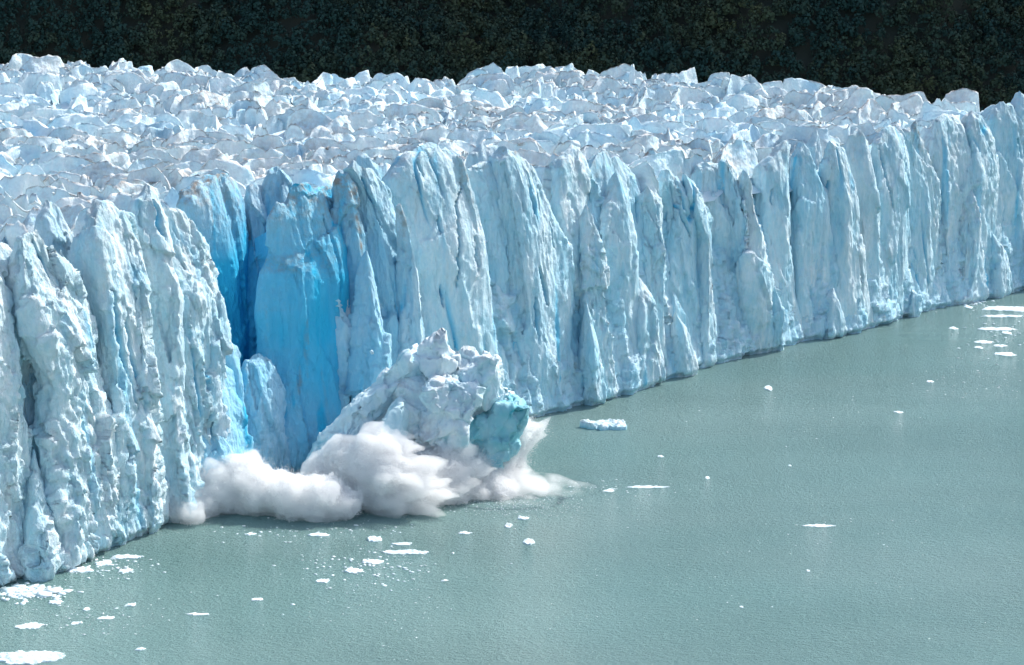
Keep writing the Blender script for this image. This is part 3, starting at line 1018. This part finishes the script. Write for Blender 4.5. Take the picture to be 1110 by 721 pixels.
def weld(specs, name, label=None, blue=0.0, dirt=0.3, amp=1.0, voxel=0.24, seed=0, Y=YB, teal=None):
    """several angular lumps frozen together: one broken surface"""
    vs, fs, off = [], [], 0
    for sp_ in specs:
        V, f = lump(*sp_[:5], dy=sp_[5], seed=sp_[6], dep=(sp_[7] if len(sp_) > 7 else None))
        vs.append(V)
        fs.append(f + off)
        off += len(V)
    V, Ft = remesh(np.concatenate(vs), np.concatenate(fs), voxel, 2)
    n = tri_normals(V, Ft)
    q = V
    w = np.stack([fbm(q * 0.25, 2), fbm(q * 0.25 + 31.7, 2), fbm(q * 0.25 + 71.1, 2)], 1)
    qw = q + w * 1.6
    lean = np.stack([qw[:, 0] - 0.5 * qw[:, 2], qw[:, 1], qw[:, 2] + 0.5 * qw[:, 0]], 1)
    ln2 = lean + 0.5 * np.stack([fbm(q * 0.5 + 3.0, 2), fbm(q * 0.5 + 13.0, 2), fbm(q * 0.5 + 23.0, 2)], 1)
    d = 1.4 * plates(ln2 / np.array([5.5, 5.5, 9.0]) + seed, 0.6) + 1.2 * (worley(lean / np.array([4.2, 4.2, 8.0]) + seed) - 0.35)
    d = d + 0.32 * plates(ln2 / np.array([2.2, 2.2, 4.4]) + 4.4, 0.6) + 0.06 * plates(qw / 0.9, 0.6) + 0.15 * fbm(q * 0.5, 3)
    ck = np.exp(-(perlin(lean * np.array([0.16, 0.16, 0.07]) + 9.0 + seed) / 0.05) ** 2) + np.exp(-(perlin(lean * np.array([0.07, 0.07, 0.2]) + 29.0 + seed) / 0.04) ** 2)
    ck = np.clip(ck, 0, 1) * np.clip(fbm(q * 0.14 + 77.0, 2) * 4.0 - 0.6, 0, 1)
    d = d - 0.8 * ck
    V = V + n * (d * amp)[:, None]
    n = tri_normals(V, Ft)
    bl = np.clip(0.5 * ck + blue * (1 + 0.35 * fbm(q * 0.3, 2)) + np.clip(fbm(lean * np.array([0.25, 0.25, 0.05]) + 3, 2) - 0.4, 0, 1) * 1.2, 0, 1)
    if teal:
        zl = on_y(515, teal, Y)[2]
        bl = np.maximum(bl, np.clip((zl - V[:, 2] + 1.6 * fbm(q * 0.4, 2)) / 3.0, 0, 1) * np.clip((V[:, 0] + 11.5) / 4.0, 0, 1) * 0.7)
    dr = np.clip(dirt * (0.6 + 1.4 * fbm(q * 0.15, 2)) * np.clip(0.5 + n[:, 2], 0, 1), 0, 1)
    o = mesh_obj(name, V, Ft, M_BLOCK, blk, {'blue': bl, 'dirt': dr})
    if label:
        o['label'] = label
    return o


weld([(481, 372, 6, 11, 0.1, -1, 1), (468, 378, 14, 10, 0.3, 0, 2), (479, 394, 18, 17, 0.25, -1, 4), (462, 398, 16, 16, 0.2, 1, 24)], 'ice_chunk', seed=1, amp=0.55, dirt=0.12)
weld([(440, 406, 17, 32, -0.75, 2, 3), (396, 448, 60, 15, 0.72, 2, 8, 8), (362, 482, 32, 13, 0.65, 1, 18, 7), (424, 440, 30, 24, 0.6, 2, 28)], 'ice_slab',
     'long pale slab sloping down the left of the block', blue=0.05, dirt=0.08, seed=2, amp=0.75)
weld([(455, 428, 28, 22, 0.6, -1, 14), (487, 432, 26, 27, -0.15, -5, 5), (452, 464, 26, 36, -0.1, -2, 10), (482, 464, 22, 24, 0.2, -6, 11), (470, 450, 30, 30, 0.1, 2, 34)],
     'ice_chunk', dirt=0.45, seed=3, teal=452)
weld([(512, 412, 24, 28, -0.2, 0, 6), (529, 422, 16, 30, 0.1, -1, 16), (543, 442, 15, 22, 0.1, 0, 7), (514, 442, 28, 20, 0.0, 0, 36)], 'ice_dome',
     'grooved grey dome at the right of the block', dirt=0.4, seed=4, teal=446)
weld([(427, 466, 12, 34, -0.4, -7, 9, 5)], 'ice_wedge', 'pale turquoise wedge at the front of the block', blue=0.2, dirt=0.0, seed=5, amp=0.5)
weld([(506, 470, 36, 26, 0.15, -1, 12), (541, 464, 19, 28, -0.35, -2, 13), (522, 482, 34, 24, 0.2, -1, 42)], 'underside', 'turquoise underside of the falling block', blue=0.6, dirt=0.0, seed=6, amp=0.8)
weld([(415, 497, 42, 28, 0.5, 4, 17), (465, 500, 40, 30, 0.0, 4, 19)], 'ice_chunk', blue=0.08, dirt=0.1, seed=7)
o = chunk(403, 382, 1.6, 2.2, 0.5, 0, seed=21, dirt=0.0, name='ice_fragment', parent=False or empty('tmp', (0, 0, 0)), ico_=ICO3, amp=0.12)
tmp = o.parent
o.parent = None
o.location = (0, 0, 0)
bpy.data.objects.remove(tmp)
tag(o, 'tiny white ice fragment flying in the air left of the falling block', 'ice fragment')

# ------------------------------------------------------------------ splash
splash = tag(empty('splash', tuple(on_z(400, 560))), 'towering white splash of spray bursting out around the falling ice block', 'splash')


def puff_mesh(puffs, name, seed=0, voxel=0.42, lump=1.05, label=None, streak=(0, 0, 0), fuzz=90000, fl=3.0, tear=0.45):
    vs, fs, off = [], [], 0
    v0, f0 = ico(3)
    for (cx, cy, rx, ry, Y) in puffs:
        c = on_y(cx, cy, Y)
        mpp = Y / F / cp
        vs.append(v0 * np.array([rx * mpp, 0.8 * (rx + ry) / 2 * mpp, ry * mpp]) + c)
        fs.append(f0 + off)
        off += len(v0)
    V, Ft = remesh(np.concatenate(vs), np.concatenate(fs), voxel, 5)
    nr = lambda V: tri_normals(V, Ft)
    n = nr(V)
    q = V + seed * 13.7
    w = np.stack([fbm(q * 0.12, 2), fbm(q * 0.12 + 31.7, 2), fbm(q * 0.12 + 71.1, 2)], 1) * 2.0
    d = lump * (1.6 * (0.4 - worley((q + w) / 5.0)) + 0.8 * (0.4 - worley((q + w) / 2.1)) + 0.6 * (0.4 - worley((q + w) / 0.95)) + 0.9 * fbm(q * 0.35, 4))
    V = V + n * d[:, None]
    V[:, 2] = np.maximum(V[:, 2], -0.4)
    core_n = len(V)
    n = nr(V)
    st = np.array(streak, float)
    sl = np.linalg.norm(st) + 1e-6
    sd_ = st / sl
    core = V.copy()
    for _ in range(6):
        acc = np.zeros_like(core)
        cnt = np.zeros(len(core), np.float32)
        for a_, b_ in ((0, 1), (1, 2), (2, 0)):
            np.add.at(acc, Ft[:, a_], core[Ft[:, b_]])
            np.add.at(cnt, Ft[:, a_], 1)
        core = 0.35 * core + 0.65 * acc / np.maximum(cnt, 1)[:, None]
    core = core - tri_normals(core, Ft) * 0.7

    def reach_of(P, nn):
        ps = P - 0.85 * (P @ sd_)[:, None] * sd_[None, :]
        return np.clip(fbm(ps * 0.60 + 40, 4, 0.6) * 1.45 + 0.44, 0.05, 1.7) * (0.3 + 0.7 * np.clip(nn @ (sd_ + np.array([0, 0, 0.4])) + 0.4, 0, 1.3))

    # soft shell of hanging droplets
    rc = reach_of(V, n)
    shell = V + n * (0.4 + 0.42 * fl * rc * (0.5 + tear))[:, None] + sd_[None, :] * (0.85 * tear * fl * rc ** 1.3 * np.clip(n @ sd_ + 0.2, 0, 1))[:, None]
    shell, Fs = remesh(shell, Ft, 0.34, 1)
    shell[:, 2] = np.maximum(shell[:, 2], 0.10)
    # flecks and threads thrown clear of it
    r = np.random.default_rng(seed)
    tri_a = np.linalg.norm(np.cross(V[Ft[:, 1]] - V[Ft[:, 0]], V[Ft[:, 2]] - V[Ft[:, 0]]), axis=1)
    idx = r.choice(len(Ft), fuzz, p=tri_a / tri_a.sum())
    bc = r.dirichlet((1, 1, 1), fuzz)
    P = (V[Ft[idx]] * bc[..., None]).sum(1)
    nn = (n[Ft[idx]] * bc[..., None]).sum(1)
    nn /= np.linalg.norm(nn, axis=1)[:, None] + 1e-9
    dirn = nn * 0.7 + st[None, :] * 1.2 + 0.4 * np.stack([fbm(P * 0.25 + k * 21.0, 2) for k in range(3)], 1)
    dirn /= np.linalg.norm(dirn, axis=1)[:, None]
    t = (0.25 + r.random(fuzz) ** 1.6) * reach_of(P, nn) * fl
    c = P + dirn * t[:, None] + r.normal(size=(fuzz, 3)) * 0.15
    t = t * (1 + 1.6 * (r.random(fuzz) < 0.06))
    c = P + dirn * t[:, None] + r.normal(size=(fuzz, 3)) * (0.15 + 0.10 * t[:, None])
    c[:, 2] -= 0.10 * np.clip(t, 0, 9) ** 1.6
    far = np.clip(t / (fl * 1.2), 0, 1)
    keep = c[:, 2] > 0.05
    c, dirn, far, nn = c[keep], dirn[keep], far[keep], nn[keep]
    m = len(c)
    ln_ = (0.06 + 0.26 * r.random(m) ** 2) * (1 - 0.5 * far)
    wd = (0.03 + 0.04 * r.random(m)) * (1 - 0.5 * far)
    sdir = np.cross(dirn, nn + r.normal(size=(m, 3)) * 0.35)
    sdir /= np.linalg.norm(sdir, axis=1)[:, None] + 1e-9
    tri = np.stack([c - dirn * ln_[:, None], c + sdir * wd[:, None], c + dirn * ln_[:, None], c - sdir * wd[:, None]], 1).reshape(-1, 3)
    tf = np.arange(m * 4).reshape(-1, 4)
    tf = np.concatenate([tf[:, [0, 1, 2]], tf[:, [0, 2, 3]]])
    o = mesh_obj(name, np.concatenate([core, shell, tri]), np.concatenate([Ft, Fs + core_n, tf + core_n + len(shell)]), M_SPRAY, splash, check=False)
    o.data.materials.append(M_CLOUD)
    mi = np.zeros(len(o.data.polygons), np.int32)
    mi[len(Ft):len(Ft) + len(Fs)] = 1
    o.data.polygons.foreach_set('material_index', mi)
    if label:
        o['label'] = label
    return o


YS = 331.0
puff_mesh([(203, 556, 14, 11, YS - 3), (216, 548, 20, 18, YS + 1), (236, 533, 28, 32, YS + 5), (262, 528, 30, 30, YS + 5), (290, 538, 32, 26, YS + 3), (318, 541, 30, 25, YS + 1),
           (345, 544, 30, 23, YS + 0), (368, 548, 20, 18, YS)], 'spray_roll', 3, label='long low rolling cloud of white spray', streak=(0.1, -0.35, 0.25), fuzz=110000, fl=2.4, tear=0.2)
puff_mesh([(352, 512, 24, 16, YS + 10), (378, 500, 26, 22, YS + 9), (402, 505, 30, 30, YS + 7), (418, 522, 36, 30, YS + 5), (446, 530, 22, 20, YS + 4),
           (432, 545, 28, 12, YS + 3), (388, 525, 36, 24, YS + 8), (404, 485, 14, 16, YS + 7)], 'spray_burst', 5, streak=(0.55, -0.25, 0.05), fuzz=110000, fl=3.8, tear=0.6)
puff_mesh([(462, 505, 22, 20, YS + 14), (484, 500, 22, 18, YS + 13), (478, 522, 26, 22, YS + 12), (500, 512, 16, 16, YS + 13), (470, 540, 34, 12, YS + 10)],
          'spray_burst', 7, streak=(0.5, -0.1, 0.1))
puff_mesh([(520, 515, 24, 24, YS + 18), (538, 505, 20, 26, YS + 20), (530, 530, 24, 16, YS + 14), (505, 530, 24, 14, YS + 14)], 'spray_burst', 9, streak=(0.2, 0, -0.1))
puff_mesh([(546, 512, 12, 20, YS + 20), (552, 494, 12, 20, YS + 21), (560, 480, 12, 15, YS + 22), (568, 470, 11, 9, YS + 23), (577, 465, 6, 4, YS + 23)],
          'spray_jet', 11, lump=0.55, label='curved jet of spray flung up at the right of the block', streak=(0.7, 0, 0.6), fuzz=50000, fl=3.0, tear=0.6)

# drifting mist over the water to the right
def mist(cx, cy, rx, ry, Y, dep, dens, seed):
    v, f = ICO3
    c = on_y(cx, cy, Y)
    mpp = Y / F / cp
    V = v * np.array([rx * mpp, dep, ry * mpp]) + c
    V = V + 0.5 * np.stack([fbm(V * 0.2, 2), fbm(V * 0.2 + 9, 2), fbm(V * 0.2 + 19, 2)], 1)
    V[:, 2] = np.maximum(V[:, 2], 0.15)
    return mesh_obj('mist', V, f, mist_material('drifting_mist', dens), splash)


mist(566, 532, 30, 24, YS + 17, 7, 0.45, 1)
mist(586, 533, 46, 18, YS + 18, 8, 0.34, 2)
mist(606, 534, 46, 11, YS + 18, 7, 0.22, 4)
mist(545, 545, 70, 8, YS + 11, 7, 0.28, 3)

# ------------------------------------------------------------------ floating ice
def floe_arrays(cx, cy, wpx, hpx, seed, thick):
    r = np.random.default_rng(seed)
    a = on_z(cx - wpx / 2, cy)
    b = on_z(cx + wpx / 2, cy)
    c = on_z(cx, cy)
    u = on_z(cx, cy - hpx / 2)
    w = on_z(cx, cy + hpx / 2)
    hw = 0.86 * np.linalg.norm(b - a) / 2
    hd = max(0.35, np.linalg.norm(u - w) / 2)
    v, f = (ICO3 if wpx < 14 else ICO5 if wpx > 30 else ico(4))
    p = v.copy()
    ang = np.arctan2(p[:, 1], p[:, 0])
    k = 1 + 0.38 * perlin(np.stack([np.cos(ang) * 1.6 + seed * 3.1, np.sin(ang) * 1.6, np.zeros(len(p)) + 0.5], 1)) + 0.25 * perlin(
        np.stack([np.cos(ang) * 4 + seed * 1.7, np.sin(ang) * 4, np.zeros(len(p)) + 7.5], 1))
    p[:, :2] *= k[:, None]
    p[:, 2] = np.sign(p[:, 2]) * np.abs(p[:, 2]) ** 0.5
    V = p * np.array([hw, hd, thick]) + np.array([c[0], c[1], 0])
    top = p[:, 2] > 0.1
    V[:, 2] += top * thick * 1.2 * (fbm(V * np.array([0.9, 0.9, 0.3]) + seed, 3))
    return V, f


def floe(cx, cy, w, h, label, thick=0.35, group='pieces of floating ice on the lake', blue=0.0, name='ice_floe'):
    V, f = floe_arrays(cx, cy, w, h, int(cx * 7 + cy * 13) % 997, thick)
    o = mesh_obj(name, V, f, M_FLOE, None, {'blue': np.full(len(V), blue), 'dirt': np.zeros(len(V))})
    tag(o, label, 'ice floe', group)
    return o


FLOES = [
    (28, 713, 92, 13, 'largest flat white floe, cut by the bottom left corner of the view', 0.5),
    (87, 618, 32, 5, 'longest of the white floes close to the near cliff foot', 0.4),
    (112, 611, 20, 5, 'middle white floe of the chain along the near cliff foot', 0.4),
    (136, 604, 38, 5, 'farthest white floe of the chain along the near cliff foot', 0.4),
    (136, 619, 18, 4, 'small white floe lying alone just off the chain near the cliff foot', 0.35),
    (60, 653, 20, 4, 'white floe at the right end of the brash patch in the left corner', 0.3),
    (33, 679, 32, 7, 'ragged white floe between the brash patch and the corner floe', 0.3),
    (142, 656, 14, 3, 'small lone floe out on the water right of the brash patch', 0.3),
    (152, 704, 12, 3, 'small lone floe right of the large corner floe', 0.3),
    (214, 666, 30, 2.5, 'thin streak of ice lying alone below the rolling spray', 0.2),
    (83, 676, 12, 3, 'small floe just right of the ragged floe', 0.3),
    (116, 670, 22, 3, 'thin patchy floe above the small lone one near the corner', 0.2),
    (94, 661, 9, 3, 'tiny floe between the brash patch and the thin patchy floe', 0.25),
    (271, 579, 14, 2.5, 'small floe under the left end of the rolling spray', 0.3),
    (346, 580, 26, 3, 'thin floe under the right end of the rolling spray', 0.3),
    (279, 650, 16, 3, 'small faint floe in open water below the rolling spray', 0.2),
    (350, 630, 18, 4, 'lower left end of the drifting line of floes below the splash', 0.3),
    (384, 619, 24, 5, 'ragged floe, second from the lower end of the drifting line', 0.35),
    (406, 609, 26, 5, 'ragged floe in the middle of the drifting line', 0.35),
    (439, 599, 56, 4.5, 'longest streak of ice at the upper end of the drifting line', 0.35),
    (406, 585, 19, 5, 'chunky floe just above the drifting line', 0.5),
    (435, 590, 28, 2.5, 'slim floe between the chunky floe and the longest streak', 0.3),
    (417, 635, 5, 2, 'speck of ice below the drifting line', 0.2),
    (504, 578, 15, 3, 'floe below the middle of the splash', 0.4),
    (551, 570, 11, 4, 'small pointed floe below the right end of the splash', 0.5),
    (573, 588, 14, 5, 'lone chunky floe out from the right end of the splash', 0.6),
    (567, 562, 14, 3, 'floe at the edge of the foam under the mist', 0.35),
    (660, 532, 13, 3, 'floe just beyond the tip of the mist', 0.35),
    (703, 528, 46, 2.5, 'long thin streak of ice right of the mist', 0.2),
    (716, 495, 8, 2, 'speck of ice below the small iceberg', 0.25),
    (888, 570, 38, 3, 'long pale sliver of ice alone in the open lake', 0.2),
    (833, 421, 12, 4, 'small bright floe off the middle of the far cliff', 0.4),
    (1008, 414, 9, 2.5, 'small floe farther out below the far brash', 0.3),
    (974, 447, 11, 2.5, 'small low floe alone in the right half of the lake', 0.3),
    (856, 505, 4, 2, 'speck of ice above the long pale sliver', 0.2),
    (876, 619, 4, 2, 'speck of ice below the long pale sliver', 0.2),
    (804, 658, 5, 2, 'speck of ice in the lower right water', 0.2),
    (767, 518, 6, 2.5, 'speck of ice between the mist streak and the long sliver', 0.2),
    (1092, 335, 58, 5, 'broadest white floe by the far cliff at the right edge', 0.4),
    (1084, 343, 46, 2.5, 'thin floe just under the broadest one at the right edge', 0.3),
    (1050, 333, 10, 3, 'small floe touching the far cliff foot', 0.3),
    (1082, 357, 46, 3, 'long thin floe below the pair at the right edge', 0.3),
    (1033, 356, 12, 2.5, 'small floe left of the long thin far floe', 0.3),
    (1091, 361, 12, 2.5, 'small floe right under the long thin far floe', 0.3),
    (1066, 371, 22, 3, 'upper left floe of the far loose cluster', 0.3),
    (1084, 375, 17, 2.5, 'upper right floe of the far loose cluster', 0.3),
    (1061, 377, 10, 2.5, 'lower left floe of the far loose cluster', 0.3),
    (1090, 384, 24, 4, 'patchy lowest floe of the far loose cluster', 0.25),
]
for (x, y, w, h, lab, th_) in FLOES:
    floe(x, y, w, h, lab, 0.6 * th_)

# small iceberg
V, f = floe_arrays(659, 463, 54, 8, 77, 0.7)
r_ = V[:, 2] > 0.2
V[:, 2] += r_ * (0.25 + 0.5 * np.clip(fbm(V * np.array([0.22, 0.22, 0]) + 5, 2) + 0.3, 0, 1))
V[:, 2] += r_ * 0.8 * np.exp(-((V[:, 0] - V[:, 0].min()) / 3.0) ** 2)
o = mesh_obj('iceberg', V, f, M_FLOE, None, {'blue': np.clip(1.0 - V[:, 2] / 1.3, 0, 0.8), 'dirt': np.zeros(len(V))})
tag(o, 'low flat white iceberg with a blue waterline, drifting close to the cliff', 'iceberg')


# brash (uncountable small bits)
def brash(name, regions, label):
    vs, fs, off = [], [], 0
    v0, f0 = ico(1)
    r = np.random.default_rng(5)
    for (x0, y0, x1, y1, n, smin, smax) in regions:
        for _ in range(n):
            x = r.normal(0.5 * (x0 + x1), 0.25 * (x1 - x0))
            y = r.normal(0.5 * (y0 + y1), 0.25 * (y1 - y0))
            c = on_z(x, y)
            s = smin + (0.8 * smax - smin) * r.random() ** 3.5
            p = v0 * (1 + 0.25 * r.normal(size=(len(v0), 1))) * np.array([s * (0.7 + r.random()), s, s * 0.35])
            vs.append(p + np.array([c[0], c[1], 0.02]))
            fs.append(f0 + off)
            off += len(v0)
    V = np.concatenate(vs)
    o = mesh_obj(name, V, np.concatenate(fs), M_FLOE, None, {'blue': np.zeros(len(V)), 'dirt': np.zeros(len(V))})
    tag(o, label, None, None, 'stuff')
    return o


brash('brash_ice', [(-10, 634, 70, 650, 300, 0.12, 1.1), (5, 636, 60, 646, 60, 0.6, 1.8), (0, 650, 200, 690, 130, 0.08, 0.35), (60, 600, 170, 630, 120, 0.1, 0.5),
                    (330, 590, 470, 640, 220, 0.1, 0.55), (200, 565, 480, 590, 160, 0.08, 0.4), (560, 518, 730, 540, 160, 0.06, 0.35), (490, 535, 640, 560, 1500, 0.03, 0.2),
                    (1030, 325, 1130, 395, 130, 0.12, 0.6), (1000, 380, 1110, 440, 80, 0.1, 0.4), (600, 480, 1110, 720, 160, 0.06, 0.22), (720, 420, 1000, 480, 60, 0.08, 0.3),
                    (200, 600, 600, 720, 120, 0.06, 0.25), (1035, 318, 1068, 332, 160, 0.2, 1.2)], 'small white brash ice scattered over the water')

# ------------------------------------------------------------------ lake
def lake():
    n = 9
    xs = np.linspace(-6000, 6000, n)
    ys = np.linspace(-2000, 10000, n)
    gx, gy = np.meshgrid(xs, ys)
    V = np.stack([gx, gy, 0 * gx], -1).reshape(-1, 3)
    o = mesh_obj('lake_water', V, grid_faces(n, n, False), M_WATER)
    tag(o, 'milky turquoise lake water', None, None, 'structure')


lake()

# ------------------------------------------------------------------ forested slope
def hill_z(x, y):
    u = y - (905 - 0.25 * (x - 100) * (x > 100) * 0.6)
    z = 4 + 0.62 * np.clip(u, -60, 1400) + 0.0 * x
    p = np.stack([np.ravel(x) / 160.0, np.ravel(y) / 160.0, np.ravel(x) * 0 + 0.3], 1)
    return z + (26 * fbm(p, 3)).reshape(np.shape(x)) * np.clip(u / 100, 0.1, 1)


gx, gy = np.meshgrid(np.linspace(-1500, 1800, 160), np.linspace(840, 2300, 110))
V = np.stack([gx, gy, hill_z(gx, gy)], -1).reshape(-1, 3)
tag(mesh_obj('hillside', V, grid_faces(*gx.shape, False), soil_material()), 'dark mountain slope beyond the glacier', None, None, 'structure')


def forest():
    r = np.random.default_rng(3)
    n = 18000
    x = r.uniform(-500, 600, n)
    y = 895 + r.random(n) * 230
    z = hill_z(x, y)
    size = 0.75 + 0.8 * r.random(n) ** 2
    nl = 54
    d = r.normal(size=(n, nl, 3))
    d /= np.linalg.norm(d, axis=2)[..., None]
    d[..., 2] = np.abs(d[..., 2]) * 1.0 - 0.25
    rad = 0.80 + 0.25 * r.random((n, nl, 1))
    lobes = 1 + 0.35 * np.sin(d[..., 0:1] * 4 + r.random((n, 1, 1)) * 6) * np.cos(d[..., 2:3] * 5)
    hgt = (5.0 + 3.5 * r.random(n)) * size
    c = d * rad * lobes * np.stack([2.8 * size, 2.8 * size, 0.66 * hgt], 1)[:, None, :]
    c[..., 2] += (0.75 * hgt)[:, None]
    c += np.stack([x, y, z], 1)[:, None, :]
    nn = d + r.normal(size=d.shape) * 0.32
    nn /= np.linalg.norm(nn, axis=2)[..., None]
    t = np.cross(nn, r.normal(size=d.shape))
    t /= np.linalg.norm(t, axis=2)[..., None]
    b = np.cross(nn, t)
    s = (0.36 + 0.36 * r.random((n, nl, 1))) * size[:, None, None]
    q = np.stack([c - t * s - b * s * 0.6, c + t * s - b * s * 0.6, c + t * s * 0.6 + b * s, c - t * s * 0.7 + b * s * 0.8], 2).reshape(-1, 3)
    tint = np.repeat(np.clip(r.normal(0.30, 0.16, n) + 0.7 * fbm(np.stack([x / 60, y / 60, x * 0], 1), 3), 0, 1), nl * 4)
    tint = np.clip(tint + np.repeat(r.normal(size=n * nl) * 0.05, 4), 0, 1)
    o = mesh_obj('forest', q, np.arange(len(q)).reshape(-1, 4), leaf_material(), None, {'tint': tint}, smooth=False)
    tag(o, 'dense dark green beech forest on the far slope', None, None, 'stuff')


forest()

# ------------------------------------------------------------------ light
SUN_AZ = math.radians(54)      # clockwise from the view direction (+Y)
SUN_EL = math.radians(46)
sv = Vector((math.sin(SUN_AZ) * math.cos(SUN_EL), math.cos(SUN_AZ) * math.cos(SUN_EL), math.sin(SUN_EL)))
sd = bpy.data.lights.new('sun', 'SUN')
sd.energy = 3.6
sd.angle = math.radians(0.5)
sd.color = (1.0, 0.97, 0.93)
so = bpy.data.objects.new('sun', sd)
so.rotation_euler = (-sv).to_track_quat('-Z', 'Y').to_euler()
COL.objects.link(so)

# out-of-view cloud, added to block the sun and darken the forest
def cloud():
    r = np.random.default_rng(8)
    v0, f0 = ico(4)
    ctr = np.array([60.0, 1130.0, 60.0]) + np.array(sv) * 1500
    vs, fs, off = [], [], 0
    for _ in range(60):
        p = np.array([r.uniform(-900, 900), r.uniform(-190, 330), r.normal() * 25])
        s_ = np.array([1.3, 0.75, 0.5]) * r.uniform(90, 190)
        s_[1] = min(s_[1], 110)
        q = v0 * s_ + p
        q += v0 * (25 * fbm(q / 70.0, 3))[:, None]
        vs.append(q + ctr)
        fs.append(f0 + off)
        off += len(v0)
    o = mesh_obj('cloud', np.concatenate(vs), np.concatenate(fs), M_SPRAY)
    tag(o, 'unseen cloud added to shade the far slope', None, None, 'structure')


cloud()
w = bpy.data.worlds.new('World')
scene.world = w
w.use_nodes = True
nt = w.node_tree
nt.nodes.clear()
sky = nt.nodes.new('ShaderNodeTexSky')
sky.sky_type = 'NISHITA'
sky.sun_disc = False
sky.sun_elevation = SUN_EL
sky.sun_rotation = SUN_AZ
sky.air_density = 1.0
sky.dust_density = 2.5
bg = nt.nodes.new('ShaderNodeBackground')
bg.inputs[1].default_value = 0.15
wo = nt.nodes.new('ShaderNodeOutputWorld')
nt.links.new(sky.outputs[0], bg.inputs[0])
nt.links.new(bg.outputs[0], wo.inputs[0])

vs_ = scene.view_settings
vs_.view_transform = 'Standard'
vs_.look = 'None'
vs_.exposure = 0.52
vs_.gamma = 1.0
vs_.use_curve_mapping = False
cy = scene.cycles
cy.use_denoising = True
cy.max_bounces = 12
cy.diffuse_bounces = 12
cy.glossy_bounces = 3
cy.volume_bounces = 10
cy.transparent_max_bounces = 8
cy.caustics_reflective = False
cy.caustics_refractive = False
cy.sample_clamp_indirect = 6.0
